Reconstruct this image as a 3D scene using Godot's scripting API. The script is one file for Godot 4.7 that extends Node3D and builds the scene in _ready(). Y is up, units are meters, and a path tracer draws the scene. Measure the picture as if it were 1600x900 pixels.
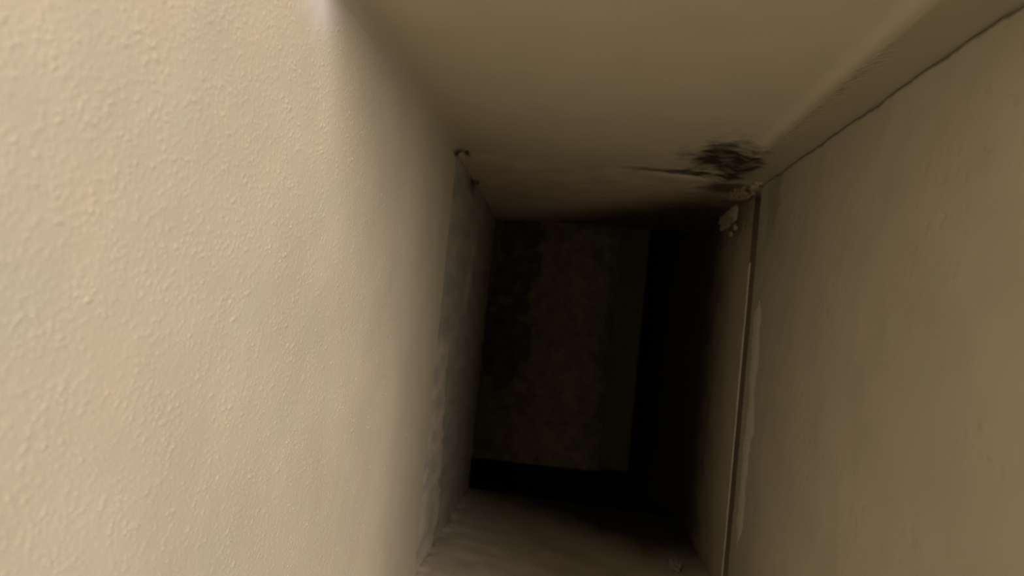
extends Node3D
# A narrow painted shaft seen from its open front: textured wall on the left, smooth ceiling,
# a board on the right, an unlit opening with a rough wall behind it. Axis along -Z, metres.

const XL := -0.1776   # face of the left wall
const XR := 0.246     # face of the right board
const ZR := -1.079    # far edge of the right board
const YC := 0.211     # ceiling
const YF := -0.3696   # floor of the shaft
const ZE := -1.0      # where the paint on the left ends
const ZO := -1.553    # edge of the dark opening

var noise_a := FastNoiseLite.new()
var noise_b := FastNoiseLite.new()
var noise_c := FastNoiseLite.new()
var paint: StandardMaterial3D
var raw: StandardMaterial3D
var dark: StandardMaterial3D
var taken := {}

const PAINT := Color(0.61, 0.58, 0.455)
const BOARD := Color(0.48, 0.447, 0.345)

func _ready() -> void:
	# ---- camera
	var cam := Camera3D.new()
	cam.name = "camera"
	cam.transform = Transform3D(Basis(Vector3(0.99177, 0.09869, -0.08157), Vector3(-0.09569, 0.99461, 0.03994), Vector3(0.08507, -0.0318, 0.99587)), Vector3.ZERO)
	cam.near = 0.02
	cam.far = 50.0
	cam.fov = 42.0
	var lens := CameraAttributesPhysical.new()
	lens.frustum_focal_length = 31.25
	lens.frustum_focus_distance = 0.57
	lens.frustum_near = 0.02
	lens.frustum_far = 50.0
	lens.exposure_aperture = 10.0
	cam.attributes = lens
	add_child(cam)
	cam.fov = 42.0
	# ---- dim warm room light all round, exposure
	var env := Environment.new()
	env.background_mode = Environment.BG_COLOR
	env.background_color = Color(0.86, 0.76, 0.62)
	env.background_energy_multiplier = 0.015
	env.tonemap_mode = Environment.TONE_MAPPER_LINEAR
	env.tonemap_exposure = 1.0
	env.sdfgi_enabled = true
	env.ssao_enabled = true
	env.ssil_enabled = true
	var we := WorldEnvironment.new()
	we.name = "world"
	we.environment = env
	add_child(we)
	# ---- added light panel, unseen, up behind the camera on the right
	var aim := Vector3(-0.178, -0.02, -0.5)
	var place := Vector3(1.35, 1.08, 1.30)
	add_light_panel(place, aim, Vector2(1.2, 2.4), 9.0)

	noise_a.seed = 11
	noise_a.noise_type = FastNoiseLite.TYPE_SIMPLEX_SMOOTH
	noise_a.frequency = 1.0
	noise_b.seed = 23
	noise_b.noise_type = FastNoiseLite.TYPE_SIMPLEX_SMOOTH
	noise_b.frequency = 1.0
	noise_b.fractal_type = FastNoiseLite.FRACTAL_FBM
	noise_b.fractal_octaves = 3
	noise_c.seed = 57
	noise_c.noise_type = FastNoiseLite.TYPE_SIMPLEX_SMOOTH
	noise_c.frequency = 1.0
	noise_c.fractal_type = FastNoiseLite.FRACTAL_FBM
	noise_c.fractal_octaves = 5
	paint = surface_material(0.5, 0.010, 0.09, 900)
	raw = surface_material(0.9, 0.02, 0.5, 901)
	dark = surface_material(0.95, 0.08, 0.9, 902)

	left_wall()
	ceiling()
	right_side()
	floor_slab()
	cavity()
	small_things()

# ------------------------------------------------------------------ helpers
func surface_material(rough: float, tile: float, strength: float, sd: int) -> StandardMaterial3D:
	var m := StandardMaterial3D.new()
	m.vertex_color_use_as_albedo = true
	m.roughness = rough
	m.metallic_specular = 0.4
	var n := FastNoiseLite.new()
	n.seed = sd
	n.frequency = 0.03
	n.fractal_octaves = 4
	var t := NoiseTexture2D.new()
	t.width = 512
	t.height = 512
	t.seamless = true
	t.as_normal_map = true
	t.bump_strength = 4.0
	t.noise = n
	m.normal_enabled = true
	m.normal_texture = t
	m.normal_scale = strength
	m.uv1_triplanar = true
	m.uv1_world_triplanar = true
	m.uv1_scale = Vector3.ONE / tile / 4.0
	return m

func numbered(called: String) -> String:
	var k: int = taken.get(called, 0)
	taken[called] = k + 1
	return called if k == 0 else "%s_%03d" % [called, k]

func obj(called: String, mesh: Mesh, parent: Node, label := "", category := "", group := "", kind := "") -> MeshInstance3D:
	var o := MeshInstance3D.new()
	o.name = numbered(called) if parent == self else called
	o.mesh = mesh
	o.cast_shadow = GeometryInstance3D.SHADOW_CASTING_SETTING_ON
	parent.add_child(o, true)
	tag(o, label, category, group, kind)
	return o

func tag(o: Node, label: String, category := "", group := "", kind := "") -> void:
	if label: o.set_meta("label", label)
	if category: o.set_meta("category", category)
	if group: o.set_meta("group", group)
	if kind: o.set_meta("kind", kind)

# a curved sheet: at.call(u, v) gives [position, linear colour]; it faces du x dv
func sheet(mesh: ArrayMesh, nu: int, nv: int, at: Callable, mat: Material) -> void:
	var pos := PackedVector3Array()
	var col := PackedColorArray()
	var nor := PackedVector3Array()
	var idx := PackedInt32Array()
	pos.resize((nu + 1) * (nv + 1))
	col.resize(pos.size())
	nor.resize(pos.size())
	for j in nv + 1:
		for i in nu + 1:
			var r: Array = at.call(float(i) / nu, float(j) / nv)
			pos[j * (nu + 1) + i] = r[0]
			col[j * (nu + 1) + i] = r[1]
	for j in nv + 1:
		for i in nu + 1:
			var k := j * (nu + 1)
			var du := pos[k + mini(i + 1, nu)] - pos[k + maxi(i - 1, 0)]
			var dv := pos[mini(j + 1, nv) * (nu + 1) + i] - pos[maxi(j - 1, 0) * (nu + 1) + i]
			nor[k + i] = du.cross(dv).normalized()
	idx.resize(nu * nv * 6)
	var w := 0
	for j in nv:
		for i in nu:
			var a := j * (nu + 1) + i
			var b := a + 1
			var c := a + nu + 1
			var d := c + 1
			for q in [a, c, b, b, c, d]:
				idx[w] = q
				w += 1
	add_arrays(mesh, pos, nor, col, idx, mat)

func add_arrays(mesh: ArrayMesh, pos: PackedVector3Array, nor: PackedVector3Array, col: PackedColorArray, idx: PackedInt32Array, mat: Material) -> void:
	var arr := []
	arr.resize(Mesh.ARRAY_MAX)
	arr[Mesh.ARRAY_VERTEX] = pos
	arr[Mesh.ARRAY_NORMAL] = nor
	arr[Mesh.ARRAY_COLOR] = col
	arr[Mesh.ARRAY_INDEX] = idx
	mesh.add_surface_from_arrays(Mesh.PRIMITIVE_TRIANGLES, arr)
	mesh.surface_set_material(mesh.get_surface_count() - 1, mat)

# a box between two corners with a small chamfer on every edge
func block(mesh: ArrayMesh, lo: Vector3, hi: Vector3, color: Color, mat: Material, ch := 0.0) -> void:
	var st := SurfaceTool.new()
	st.begin(Mesh.PRIMITIVE_TRIANGLES)
	st.set_color(color)
	var c := (lo + hi) / 2.0
	var h := (hi - lo) / 2.0
	for ax in 3:
		for s in [-1.0, 1.0]:
			var n := Vector3.ZERO
			n[ax] = s
			var t := Vector3.ZERO
			t[(ax + 1) % 3] = 1.0
			var b := n.cross(t)
			var p := []
			for q in [[-1, -1], [1, -1], [1, 1], [-1, 1]]:
				var v: Vector3 = n * h[ax] + t * (h[(ax + 1) % 3] - ch) * q[0] + b * (h[(ax + 2) % 3] - ch) * q[1]
				p.append(c + v)
			quad(st, p[0], p[1], p[2], p[3], n)
	if ch > 0.0:
		for ax in 3:
			var a1 := (ax + 1) % 3
			var a2 := (ax + 2) % 3
			for s1 in [-1.0, 1.0]:
				for s2 in [-1.0, 1.0]:
					var n := Vector3.ZERO
					n[a1] = s1
					n[a2] = s2
					var p := []
					for q in [[-1, 0], [1, 0], [1, 1], [-1, 1]]:
						var v := Vector3.ZERO
						v[ax] = (h[ax] - ch) * q[0]
						v[a1] = s1 * (h[a1] - (ch if q[1] == 1 else 0.0))
						v[a2] = s2 * (h[a2] - (0.0 if q[1] == 1 else ch))
						p.append(c + v)
					quad(st, p[0], p[1], p[2], p[3], n.normalized())
		for s in 8:
			var g := Vector3(1 if s & 1 else -1, 1 if s & 2 else -1, 1 if s & 4 else -1)
			var e := c + h * g
			var p0 := e - Vector3(0, ch * g.y, ch * g.z)
			var p1 := e - Vector3(ch * g.x, 0, ch * g.z)
			var p2 := e - Vector3(ch * g.x, ch * g.y, 0)
			tri(st, p0, p1, p2, g.normalized())
	st.index()
	var arr := st.commit_to_arrays()
	mesh.add_surface_from_arrays(Mesh.PRIMITIVE_TRIANGLES, arr)
	mesh.surface_set_material(mesh.get_surface_count() - 1, mat)

func quad(st: SurfaceTool, a: Vector3, b: Vector3, c: Vector3, d: Vector3, n: Vector3) -> void:
	tri(st, a, b, c, n)
	tri(st, a, c, d, n)

func tri(st: SurfaceTool, a: Vector3, b: Vector3, c: Vector3, n: Vector3) -> void:
	st.set_normal(n)
	var order := [a, c, b] if (b - a).cross(c - a).dot(n) > 0 else [a, b, c]
	for p in order:
		st.add_vertex(p)

# an uneven lump: a sphere pushed about by noise, scaled by size and turned
func lump(size: Vector3, rough: float, detail: float, shift: float, color: Color, mat: Material, basis_ := Basis.IDENTITY, n := 20) -> ArrayMesh:
	var m := ArrayMesh.new()
	sheet(m, n * 2, n, func(u: float, v: float):
		var a := u * TAU
		var b := v * PI
		var p := Vector3(sin(b) * cos(a), cos(b), -sin(b) * sin(a)) * -1.0
		p = Vector3(p.x, -p.y, p.z)
		var k := 1.0 + rough * noise_b.get_noise_3dv(p * detail + Vector3.ONE * shift)
		var fl := p * k
		# broken faces: flatten some sides
		fl.x = clampf(fl.x, -0.72, 0.8)
		fl.y = clampf(fl.y, -0.9, 0.66)
		var t := 1.0 + 0.25 * noise_a.get_noise_3dv(p * 3.0 + Vector3.ONE * shift)
		return [basis_ * (fl * size), color * t], mat)
	return m

func mottle(p: Vector3, base: Color, amount := 0.06) -> Color:
	var a := noise_b.get_noise_3dv(p * 9.0)
	var b := noise_b.get_noise_3dv(p * 14.0 + Vector3(7, 3, 1))
	return Color(base.r * (1.0 + amount * a + amount * 0.35 * b), base.g * (1.0 + amount * a - amount * 0.15 * b), base.b * (1.0 + amount * a - amount * 0.15 * b))

# ------------------------------------------------------------------ added glowing panel with its area light, out of view
func add_light_panel(at: Vector3, towards: Vector3, size: Vector2, energy: float) -> void:
	var light_panel := Node3D.new()
	light_panel.name = "added_light_panel_1"
	add_child(light_panel)
	light_panel.set_meta("kind", "structure")
	light_panel.transform = Transform3D(Basis.looking_at(towards - at), at)
	var white := StandardMaterial3D.new()
	white.albedo_color = Color(0.8, 0.78, 0.74)
	white.vertex_color_use_as_albedo = true
	var glow := StandardMaterial3D.new()
	glow.albedo_color = Color(0.9, 0.88, 0.82)
	glow.emission_enabled = true
	glow.emission = Color(1.0, 0.94, 0.84)
	glow.emission_energy_multiplier = 0.6
	var w := size.x / 2.0
	var h := size.y / 2.0
	var m := ArrayMesh.new()
	for q in [[-w - 0.06, -h - 0.06, w + 0.06, -h], [-w - 0.06, h, w + 0.06, h + 0.06], [-w - 0.06, -h, -w, h], [w, -h, w + 0.06, h]]:
		block(m, Vector3(q[0], q[1], -0.02), Vector3(q[2], q[3], 0.05), Color.WHITE, white, 0.005)
	obj("panel_frame", m, light_panel)
	m = ArrayMesh.new()
	block(m, Vector3(-w, -h, 0.0), Vector3(w, h, 0.012), Color.WHITE, glow, 0.001)
	obj("glow_panel", m, light_panel)
	var light := AreaLight3D.new()
	light.name = "panel_light"
	light.area_size = size
	light.area_normalize_energy = true
	light.light_energy = energy
	light.light_color = Color(1.0, 0.925, 0.875)
	light.area_range = 12.0
	light.area_attenuation = 2.0
	light.shadow_enabled = true
	light.transform = Transform3D(Basis.IDENTITY, Vector3(0, 0, -0.012))
	light_panel.add_child(light)

# ------------------------------------------------------------------ left wall
func peel(z: float, y: float) -> float:
	# sprayed paint: separate raised spatters over fine grain, in metres
	var p := Vector2(z, y) * 1000.0
	var warp := noise_a.get_noise_2d(p.x * 0.04, p.y * 0.06)
	var patch := clampf(0.6 + 0.8 * noise_a.get_noise_2d(p.x * 0.025 + 40.0, p.y * 0.04), 0.0, 1.4)
	var s := noise_a.get_noise_2d(p.x * 0.13 + warp, p.y * 0.30)
	var big := smoothstep(0.30, 0.62, s)
	var f := noise_a.get_noise_2d(p.x * 0.20 + 90.0, p.y * 0.46)
	var small := smoothstep(0.15, 0.55, f)
	var g := noise_a.get_noise_2d(p.x * 0.45, p.y * 0.8 + 30.0)
	return 0.00062 * big * (0.75 + 0.5 * warp) * (0.5 + 0.5 * patch) + 0.00050 * small * patch + 0.00012 * g + 0.0003 * noise_a.get_noise_2d(p.x * 0.012, p.y * 0.012)

func left_wall() -> void:
	var m := ArrayMesh.new()
	var z0 := -0.15
	var y0 := YF
	var y1 := YC + 0.004
	sheet(m, 900, 600, func(u: float, v: float):
		var z: float = lerp(z0, ZE, pow(u, 1.25))
		var y: float = lerp(y0, y1, v)
		var edge := smoothstep(ZE, ZE + 0.006, z + 0.002 * noise_b.get_noise_2d(y * 60.0, 3.0))
		var p := Vector3(XL + peel(z, y) * edge - 0.0016 * (1.0 - edge), y, z - 0.0025 * noise_b.get_noise_2d(y * 40.0, 9.0) * (1.0 - edge))
		return [p, mottle(Vector3(0, y, z), PAINT, 0.07)], paint)
	block(m, Vector3(XL - 0.06, -1.2, -0.999), Vector3(XL - 0.0018, 1.1, 0.45), PAINT, paint, 0.002)
	block(m, Vector3(XL - 0.06, YF - 0.06, ZO), Vector3(XL - 0.0095, 0.32, -0.999), Color(0.4, 0.38, 0.33), raw, 0.001)
	var wall := obj("wall_left", m, self, "beige wall on the left with a sprayed orange-peel paint texture", "", "", "structure")
	# bare plaster strip between the end of the paint and the opening
	var s := ArrayMesh.new()
	sheet(s, 150, 240, func(u: float, v: float):
		var y: float = lerp(YF, YC, v)
		var back: float = ZO + 0.004 * noise_b.get_noise_2d(y * 22.0, 1.0) + 0.0015 * noise_b.get_noise_2d(y * 120.0, 5.0)
		var z: float = lerp(ZE + 0.012, back, u)
		var n := noise_c.get_noise_2d(y * 26.0, z * 9.0)
		var c := Color(0.42, 0.435, 0.365) * (1.0 + 0.25 * n)
		# pale smears of old filler running along the strip
		var sm := smoothstep(0.045, 0.005, absf(z + 1.257 + 0.45 * (y - 0.055) - 0.006 * noise_b.get_noise_2d(y * 40.0, 2.0)))
		sm *= smoothstep(-0.02, 0.02, y) * smoothstep(0.13, 0.09, y)
		sm *= smoothstep(-0.4, 0.3, noise_c.get_noise_2d(y * 20.0, z * 70.0))
		var rag: float = ZE - 0.10 - 0.035 * noise_c.get_noise_2d(y * 18.0, 8.0) - 0.06 * smoothstep(-0.05, -0.3, y)
		var lay := smoothstep(rag - 0.006, rag + 0.006, z) * smoothstep(-0.03, -0.07, y + 0.02 * noise_c.get_noise_2d(z * 30.0, 4.0))
		c = c.lerp(Color(0.74, 0.69, 0.58), clampf(sm * 0.95 + lay * 0.5 * (1.0 + n), 0.0, 1.0))
		var x: float = XL - 0.0036 + 0.0012 * n + 0.0012 * lay + 0.0006 * sm
		# knot-like nail hole near the top
		var r := Vector2(z + 1.193, (y - 0.196) * 1.0).length()
		var hole := smoothstep(0.020, 0.008, Vector2((z + 1.205) * 0.42, y - 0.197).length())
		x -= 0.004 * hole
		c = c.lerp(Color(0.14, 0.11, 0.08), 0.6 * hole)
		return [Vector3(x, y, z), c], raw)
	obj("plaster_strip", s, wall, "bare grey plaster with pale smears")

# ------------------------------------------------------------------ ceiling with its edge strips
func blotch(x: float, z: float) -> float:
	# black mould at the far right corner, with a ragged outline
	var w := 0.02 * noise_c.get_noise_2d(x * 30.0, z * 30.0)
	var d1 := Vector2((x - 0.160) / 0.044, (z + 0.925) / 0.095).length()
	var d2 := Vector2((x - 0.194) / 0.024, (z + 0.985) / 0.09).length()
	var d3 := Vector2((x - 0.12) / 0.08, (z + 1.035) / 0.03).length()
	var k := smoothstep(1.3, 0.25, d1 + w * 26.0) + smoothstep(1.35, 0.2, d2 + w * 22.0) + 0.8 * smoothstep(1.2, 0.3, d3 + w * 25.0)
	return clampf(k, 0.0, 1.0) * (0.85 + 0.5 * noise_c.get_noise_2d(x * 40.0, z * 40.0))

func ceiling_profile(x: float) -> float:
	# rounded bead in the left corner, raised ridge and sloping strip at the right
	var y := YC
	if x < XL + 0.020:
		var t := (x - XL) / 0.020
		y = YC - 0.013 * (1.0 - sqrt(maxf(0.0, 1.0 - (1.0 - t) * (1.0 - t))))
	y -= 0.0030 * exp(-pow((x - 0.190) / 0.008, 2.0))
	if x > 0.198:
		y += 0.0032 * smoothstep(0.198, 0.246, x)
	return y

func ceiling() -> void:
	var m := ArrayMesh.new()
	sheet(m, 170, 330, func(u: float, v: float):
		var x: float = lerp(XL - 0.001, XR + 0.006, u)
		var jag := 0.0
		if x > -0.02: jag = smoothstep(-0.02, 0.1, x) * (0.006 + 0.005 * noise_c.get_noise_2d(x * 70.0, 1.0))
		var z: float = lerp(lerp(-0.440, -0.37, u), lerp(-0.992, ZR + 0.004, u) + jag, v)
		var y := ceiling_profile(x)
		var b := blotch(x, z)
		y += 0.0006 * noise_a.get_noise_2d(x * 10.0, z * 10.0) * smoothstep(-0.98, -0.85, z) + 0.002 * b
		# pits and drips along the right strip
		var pit := smoothstep(0.15, 0.4, noise_a.get_noise_2d(x * 230.0, z * 120.0)) * smoothstep(0.009, 0.004, absf(x - 0.2035)) * smoothstep(-0.52, -0.56, z) * smoothstep(-0.86, -0.80, z)
		y += 0.0025 * pit
		var c := mottle(Vector3(x, 0.4, z), PAINT, 0.05)
		c = c.lerp(Color(0.44, 0.415, 0.30), smoothstep(0.197, 0.201, x))  # the edge strip is darker and duller than the ceiling
		c = c.lerp(Color(0.035, 0.03, 0.02), clampf(b * 1.15, 0.0, 0.97))
		c = c.lerp(Color(0.25, 0.2, 0.13), 0.7 * pit)
		c = c.lerp(Color(0.03, 0.025, 0.02), 0.95 * smoothstep(0.016, 0.004, x - XL) * smoothstep(-0.955, -0.985, z + 0.7 * (x - XL)))  # nick in the left corner, its shade painted into the colour
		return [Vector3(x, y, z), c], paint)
	block(m, Vector3(XL - 0.06, YC + 0.010, ZE + 0.012), Vector3(XR + 0.03, YC + 0.06, -0.442), PAINT, paint, 0.002)
	obj("ceiling", m, self, "smooth beige ceiling of the shaft with black mould in its far right corner", "", "", "structure")
	var s := ArrayMesh.new()
	sheet(s, 150, 150, func(u: float, v: float):
		var x: float = lerp(XL - 0.003, XR + 0.02, u)
		var back: float = lerp(ZO, -1.50, u) + 0.003 * noise_b.get_noise_2d(x * 60.0, 2.0)
		var front: float = lerp(-0.986, ZR + 0.009, u)
		var z: float = lerp(front, back, v)
		var t := (front - z) / 0.55
		var y: float = 0.2112 - 0.0197 * t + 0.0012 * noise_b.get_noise_2d(x * 25.0, z * 25.0) * smoothstep(0.0, 0.1, t)
		y += 0.006 * smoothstep(0.0, 0.12, x) * smoothstep(0.02, 0.0, front - z)
		y += 0.012 * smoothstep(1.0, 0.3, Vector2((x + 0.176) / 0.016, (z + 1.0) / 0.04).length())
		var n := noise_c.get_noise_2d(x * 14.0, z * 14.0)
		var c := mottle(Vector3(x, 0.9, z), Color(0.62, 0.55, 0.43), 0.08) * (1.0 + 0.15 * n)
		var seam := smoothstep(0.014, 0.0, front - z + 0.006 * noise_c.get_noise_2d(x * 50.0, 6.0)) * smoothstep(-0.01, 0.08, x)
		seam = maxf(seam, smoothstep(1.0, 0.35, Vector2((x - 0.20) / 0.04, (z + 1.10) / 0.055).length() + 0.5 * n))
		c = c.lerp(Color(0.07, 0.055, 0.04), 0.85 * seam)
		c = c.lerp(Color(0.03, 0.025, 0.02), 0.95 * smoothstep(1.0, 0.5, Vector2((x + 0.1776 - 0.25 * (-0.99 - z)) / 0.010, (z + 1.005) / 0.034).length()))  # dark of the corner nick painted onto the soffit side
		# shade over the right and back of the soffit, painted into the colour
		var lim: float = lerp(-1.50, -1.06, clampf((x - XL - 0.03) / 0.34, 0.0, 1.0)) + 0.05 * n
		c = c.lerp(Color(0.035, 0.03, 0.022), 0.95 * smoothstep(-0.06, 0.22, lim - z))
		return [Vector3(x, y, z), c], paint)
	block(s, Vector3(XL - 0.06, 0.226, -1.50), Vector3(XR + 0.06, 0.30, -0.97), Color(0.5, 0.45, 0.36), raw, 0.002)
	block(s, Vector3(XL - 0.06, 0.1975, -1.55), Vector3(XR + 0.06, 0.30, -1.503), Color(0.12, 0.10, 0.08), raw, 0.004)
	obj("ceiling", s, self, "dim soffit behind the ragged crack, above the dark opening", "", "", "structure")

# ------------------------------------------------------------------ right board and the wall beyond
func right_side() -> void:
	var board := Node3D.new()
	board.name = "painted_board"
	add_child(board)
	tag(board, "beige painted board lining the right side, its far edge parted by a dark gap", "board")
	board.position = Vector3(XR, YF, -0.70)
	var m := ArrayMesh.new()
	sheet(m, 220, 180, func(u: float, v: float):
		var z: float = lerp(ZR, -0.379, u)
		var top := 0.2128 - 0.0022 * smoothstep(-0.15, 0.5, noise_c.get_noise_2d(z * 9.0, 5.0)) - 0.0010 * smoothstep(0.0, 0.4, noise_c.get_noise_2d(z * 60.0, 2.0)) - 0.002 * smoothstep(-0.5, -0.42, z)
		var y: float = lerp(YF, top, v)
		var x := XR + 0.0007 * noise_b.get_noise_2d(y * 16.0, z * 16.0)
		var pit := smoothstep(0.3, 0.55, noise_a.get_noise_2d(y * 55.0, z * 90.0)) * smoothstep(0.05, 0.35, noise_b.get_noise_2d(y * 7.0 + 4.0, z * 7.0))
		x += 0.0010 * pit
		var rim := smoothstep(ZR + 0.005, ZR, z)
		x += 0.0015 * rim * rim
		var c := mottle(Vector3(0.7, y, z), BOARD, 0.08)
		c = c.lerp(Color(0.38, 0.31, 0.2), 0.35 * pit)
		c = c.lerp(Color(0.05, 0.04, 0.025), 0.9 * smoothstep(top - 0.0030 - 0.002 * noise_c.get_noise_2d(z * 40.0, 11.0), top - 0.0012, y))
		# dirt smudges at the top of the far edge
		var d := Vector2((y - 0.184) / 0.065, (z + 1.003) / 0.038).length() + 0.6 * noise_c.get_noise_2d(y * 30.0, z * 30.0)
		c = c.lerp(Color(0.2, 0.16, 0.1), 0.45 * smoothstep(1.1, 0.4, d))
		return [Vector3(x, y, z) - board.position, c], paint)
	block(m, Vector3(0.0012, 0.0, ZR + 0.70), Vector3(0.020, 0.579, 0.32), BOARD, paint, 0.0008)
	obj("face_panel", m, board)
	# pale filler dragged along the far edge
	var f := ArrayMesh.new()
	sheet(f, 10, 160, func(u: float, v: float):
		var y: float = lerp(0.048, -0.283, v)
		var ends := smoothstep(0.0, 0.05, v) * smoothstep(1.0, 0.9, v)
		var zc: float = -1.034 + 0.012 * noise_b.get_noise_2d(y * 9.0, 2.0) + 0.012 * smoothstep(0.0, 0.2, y + 0.02)
		var hw: float = (0.026 + 0.012 * noise_c.get_noise_2d(y * 30.0, 7.0)) * ends + 0.0005
		var z: float = zc + lerp(-hw, hw, u)
		var k := sin(PI * u)
		var c := Color(0.68, 0.63, 0.54) * (1.0 + 0.12 * noise_c.get_noise_2d(y * 90.0, z * 90.0))
		return [Vector3(XR + 0.0008 - (0.0015 + 0.0008 * noise_c.get_noise_2d(y * 60.0, z * 60.0)) * k, y, z) - board.position, c], paint)
	obj("filler_streak", f, board, "pale streak of filler")

	# the wall that carries on behind the board, with a bright narrow lip
	var w := ArrayMesh.new()
	sheet(w, 120, 150, func(u: float, v: float):
		var z: float = lerp(-1.62, -1.108, u)
		var y: float = lerp(YF - 0.12, 0.214, v)
		var n := noise_c.get_noise_2d(y * 12.0, z * 12.0)
		var x := XR - 0.0010 + 0.0010 * n * smoothstep(-1.106, -1.14, z)
		var c := mottle(Vector3(0.3, y, z), Color(0.46, 0.40, 0.29), 0.08) * (1.0 + 0.12 * n)
		var d := Vector2((y - 0.205) / 0.065, (z + 1.22) / 0.15).length() + 0.5 * noise_c.get_noise_2d(y * 40.0, z * 40.0)
		c = c.lerp(Color(0.16, 0.12, 0.075), 0.7 * smoothstep(1.1, 0.4, d))
		c = c.lerp(Color(0.035, 0.03, 0.022), 0.95 * smoothstep(-0.04, 0.28, -1.17 - z + 0.05 * n))  # painted shade: the colour darkens towards the opening
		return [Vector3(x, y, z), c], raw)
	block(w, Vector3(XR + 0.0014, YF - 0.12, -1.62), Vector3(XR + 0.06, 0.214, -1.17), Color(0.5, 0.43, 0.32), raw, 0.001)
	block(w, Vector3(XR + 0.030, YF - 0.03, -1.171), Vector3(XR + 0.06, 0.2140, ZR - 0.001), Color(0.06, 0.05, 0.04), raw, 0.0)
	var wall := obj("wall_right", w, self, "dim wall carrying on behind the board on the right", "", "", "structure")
	var lip := ArrayMesh.new()
	var mt := StandardMaterial3D.new()
	mt.vertex_color_use_as_albedo = true
	mt.roughness = 0.4
	mt.metallic_specular = 0.6
	block(lip, Vector3(XR - 0.0010, YF, -1.112), Vector3(XR + 0.0002, 0.105, -1.1065), Color(0.72, 0.68, 0.6), mt, 0.0004)
	obj("edge_strip", lip, wall, "thin pale edge strip")

# ------------------------------------------------------------------ floor
func floor_slab() -> void:
	var m := ArrayMesh.new()
	# behind a slanting line the slab dips slightly and carries painted shade
	sheet(m, 150, 220, func(u: float, v: float):
		var x: float = lerp(XL - 0.003, XR + 0.003, u)
		var z: float = lerp(-0.842, ZO + 0.004, v)
		var n := noise_c.get_noise_2d(x * 14.0, z * 14.0)
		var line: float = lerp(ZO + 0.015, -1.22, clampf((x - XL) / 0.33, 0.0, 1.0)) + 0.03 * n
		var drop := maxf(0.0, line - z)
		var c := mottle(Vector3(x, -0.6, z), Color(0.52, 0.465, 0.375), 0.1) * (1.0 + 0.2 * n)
		# shade towards the far right corner, put into the floor colour
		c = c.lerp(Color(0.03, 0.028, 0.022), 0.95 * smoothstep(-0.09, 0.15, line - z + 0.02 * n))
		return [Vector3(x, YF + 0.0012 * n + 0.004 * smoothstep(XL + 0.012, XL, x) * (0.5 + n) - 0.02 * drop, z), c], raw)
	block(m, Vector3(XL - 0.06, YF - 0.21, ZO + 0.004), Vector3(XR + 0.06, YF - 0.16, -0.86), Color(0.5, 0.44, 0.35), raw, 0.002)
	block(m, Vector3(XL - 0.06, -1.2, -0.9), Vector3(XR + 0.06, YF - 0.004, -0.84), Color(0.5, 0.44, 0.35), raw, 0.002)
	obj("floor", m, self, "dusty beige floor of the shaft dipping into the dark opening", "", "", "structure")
	var room := ArrayMesh.new()
	block(room, Vector3(-0.6, -1.26, -0.9), Vector3(3.0, -1.2, 2.6), Color(0.22, 0.18, 0.13), raw, 0.002)
	obj("floor", room, self, "lower floor of the room in front of the shaft", "", "", "structure")

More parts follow.
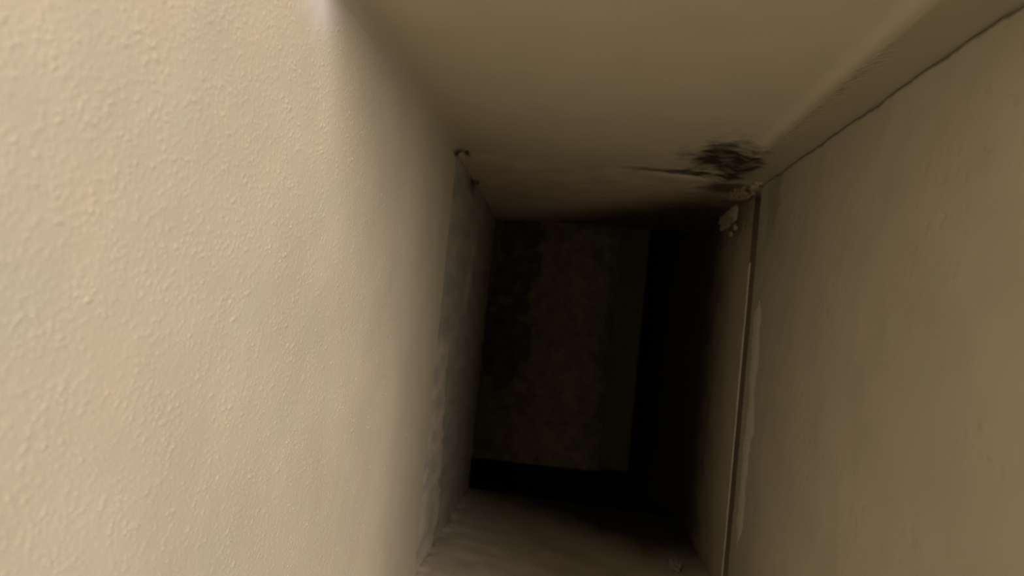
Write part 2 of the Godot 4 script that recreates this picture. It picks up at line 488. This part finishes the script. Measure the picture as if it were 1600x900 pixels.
# ------------------------------------------------------------------ the unlit space behind the opening
func cavity() -> void:
	var m := ArrayMesh.new()
	sheet(m, 150, 170, func(u: float, v: float):
		var x: float = lerp(-0.42, 0.168, u)
		var y: float = lerp(-0.360, 0.40, v)
		var n := noise_c.get_noise_2d(x * 6.0, y * 6.0)
		var k := noise_c.get_noise_2d(x * 22.0 + 5.0, y * 22.0)
		var z: float = -1.82 + 0.010 * n + 0.006 * k - 0.16 * pow(smoothstep(0.02, 0.20, x), 2.0)
		var c := Color(0.33, 0.29, 0.215) * (1.0 + 0.35 * k - 0.3 * smoothstep(-0.05, 0.15, x + 0.12 * n))  # right side darkened in the colour to stand in for shade
		# grey patches where the render has come away on the left
		var p1 := Vector2((x + 0.150) / 0.05, (y - 0.155) / 0.11).length()
		var p2 := Vector2((x + 0.165) / 0.075, (y + 0.08) / 0.085).length()
		var p3 := Vector2((x + 0.135) / 0.03, (y - 0.015) / 0.025).length()
		var g := maxf(maxf(smoothstep(1.15, 0.8, p1 + 0.7 * n + 0.3 * k), smoothstep(1.15, 0.85, p2 + 0.6 * n + 0.35 * k)), smoothstep(1.2, 0.8, p3 + 0.5 * k))
		c = c.lerp(Color(0.20, 0.205, 0.18) * (1.0 + 0.5 * k), g)
		z -= 0.008 * g
		var pale := smoothstep(0.42, 0.6, noise_a.get_noise_2d(x * 32.0, y * 32.0)) * smoothstep(-0.05, -0.25, y)
		c = c.lerp(Color(0.4, 0.36, 0.28), 0.5 * pale)
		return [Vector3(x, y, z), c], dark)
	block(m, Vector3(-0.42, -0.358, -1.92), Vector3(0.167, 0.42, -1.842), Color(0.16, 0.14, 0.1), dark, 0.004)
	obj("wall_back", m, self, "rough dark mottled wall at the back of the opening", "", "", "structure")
	var s := ArrayMesh.new()
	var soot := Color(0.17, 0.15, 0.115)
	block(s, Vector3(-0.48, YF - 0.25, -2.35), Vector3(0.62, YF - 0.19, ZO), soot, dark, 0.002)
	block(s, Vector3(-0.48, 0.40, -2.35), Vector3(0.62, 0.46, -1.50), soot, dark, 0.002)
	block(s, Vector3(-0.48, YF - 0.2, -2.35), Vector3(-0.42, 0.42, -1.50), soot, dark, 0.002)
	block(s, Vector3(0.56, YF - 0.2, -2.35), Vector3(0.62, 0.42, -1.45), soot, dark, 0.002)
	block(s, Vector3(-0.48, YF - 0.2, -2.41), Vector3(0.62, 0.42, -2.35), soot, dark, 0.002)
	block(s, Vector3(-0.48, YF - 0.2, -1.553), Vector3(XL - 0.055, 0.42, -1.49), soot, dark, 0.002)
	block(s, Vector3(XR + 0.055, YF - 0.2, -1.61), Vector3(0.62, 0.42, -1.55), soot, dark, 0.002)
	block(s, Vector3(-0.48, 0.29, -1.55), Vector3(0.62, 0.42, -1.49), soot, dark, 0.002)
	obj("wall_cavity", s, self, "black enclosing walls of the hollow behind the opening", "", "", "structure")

# ------------------------------------------------------------------ chips and crumbs
func small_things() -> void:
	var pale := Color(0.60, 0.55, 0.44)
	var dim := Color(0.5, 0.43, 0.3)
	var g := "plaster chips hanging in the far right corner"
	var o := obj("plaster_chip", lump(Vector3(0.004, 0.019, 0.028), 0.5, 1.9, 3.0, pale, raw, Basis(Vector3.RIGHT, 0.5)), self, "largest pale plaster chip, long and upright, just under the black mould", "plaster chip", g)
	o.position = Vector3(XR - 0.004, 0.205, -1.235)
	o = obj("plaster_chip", lump(Vector3(0.003, 0.0055, 0.010), 0.5, 2.0, 8.0, pale, raw), self, "small pale plaster chip below the long upright chip, beside the right wall", "plaster chip", g)
	o.position = Vector3(XR - 0.0035, 0.1705, -1.217)
	o = obj("plaster_chip", lump(Vector3(0.003, 0.0042, 0.010), 0.4, 2.0, 14.0, pale, raw), self, "lowest and smallest pale plaster chip in the far right corner", "plaster chip", g)
	o.position = Vector3(XR - 0.0035, 0.162, -1.246)
	o = obj("plaster_chip", lump(Vector3(0.010, 0.006, 0.012), 0.5, 1.8, 21.0, Color(0.42, 0.36, 0.26), raw), self, "beige wedge of plaster where the ceiling crack meets the dark gap of the board", "plaster chip", g)
	o.position = Vector3(XR - 0.008, 0.2115, -1.080)
	o = obj("plaster_clump", lump(Vector3(0.022, 0.015, 0.035), 0.7, 2.2, 31.0, Color(0.33, 0.27, 0.19), raw, Basis.IDENTITY, 28), self, "dark crumbling clump of plaster in the corner behind the black mould", "plaster")
	o.position = Vector3(XR - 0.018, 0.214, -1.13)
	o = obj("plaster_clump", lump(Vector3(0.012, 0.020, 0.06), 0.7, 2.0, 41.0, dim, raw, Basis.IDENTITY, 28), self, "brown lumpy patch of plaster on the right wall behind the pale chips", "plaster")
	o.position = Vector3(XR + 0.002, 0.196, -1.30)
	o = obj("plaster_crumb", lump(Vector3(0.011, 0.009, 0.016), 0.6, 2.0, 51.0, Color(0.36, 0.31, 0.26), raw), self, "pale crumb of plaster lying on the floor beside the right wall", "plaster crumb")
	o.position = Vector3(0.192, YF + 0.0065, -1.19)
	o = obj("plaster_lump", lump(Vector3(0.005, 0.0055, 0.009), 0.5, 2.0, 61.0, Color(0.17, 0.14, 0.10), raw), self, "small dark lump of plaster in the top left corner between wall and soffit", "plaster")
	o.position = Vector3(XL + 0.001, 0.2035, -1.195)
	# white filler in the near top left corner
	var f := ArrayMesh.new()
	sheet(f, 60, 60, func(u: float, v: float):
		var a := u * TAU
		var rad := v * (1.0 + 0.25 * noise_b.get_noise_2d(cos(a) * 2.0, sin(a) * 2.0))
		var z := -0.456 - 0.055 * rad * cos(a)
		var y := 0.186 + 0.036 * rad * sin(a)
		if y > 0.2065: y = 0.2065
		var k := smoothstep(1.0, 0.1, v)
		var wall := mottle(Vector3(0, y, z), PAINT, 0.07)
		return [Vector3(XL + peel(z, y) * (1.0 - 0.8 * k) + 0.0012 * k, y, z), wall.lerp(Color(0.70, 0.68, 0.66), k)], paint)
	obj("filler_smear", f, self, "whitish smear of filler on the left wall in the near top corner", "filler")
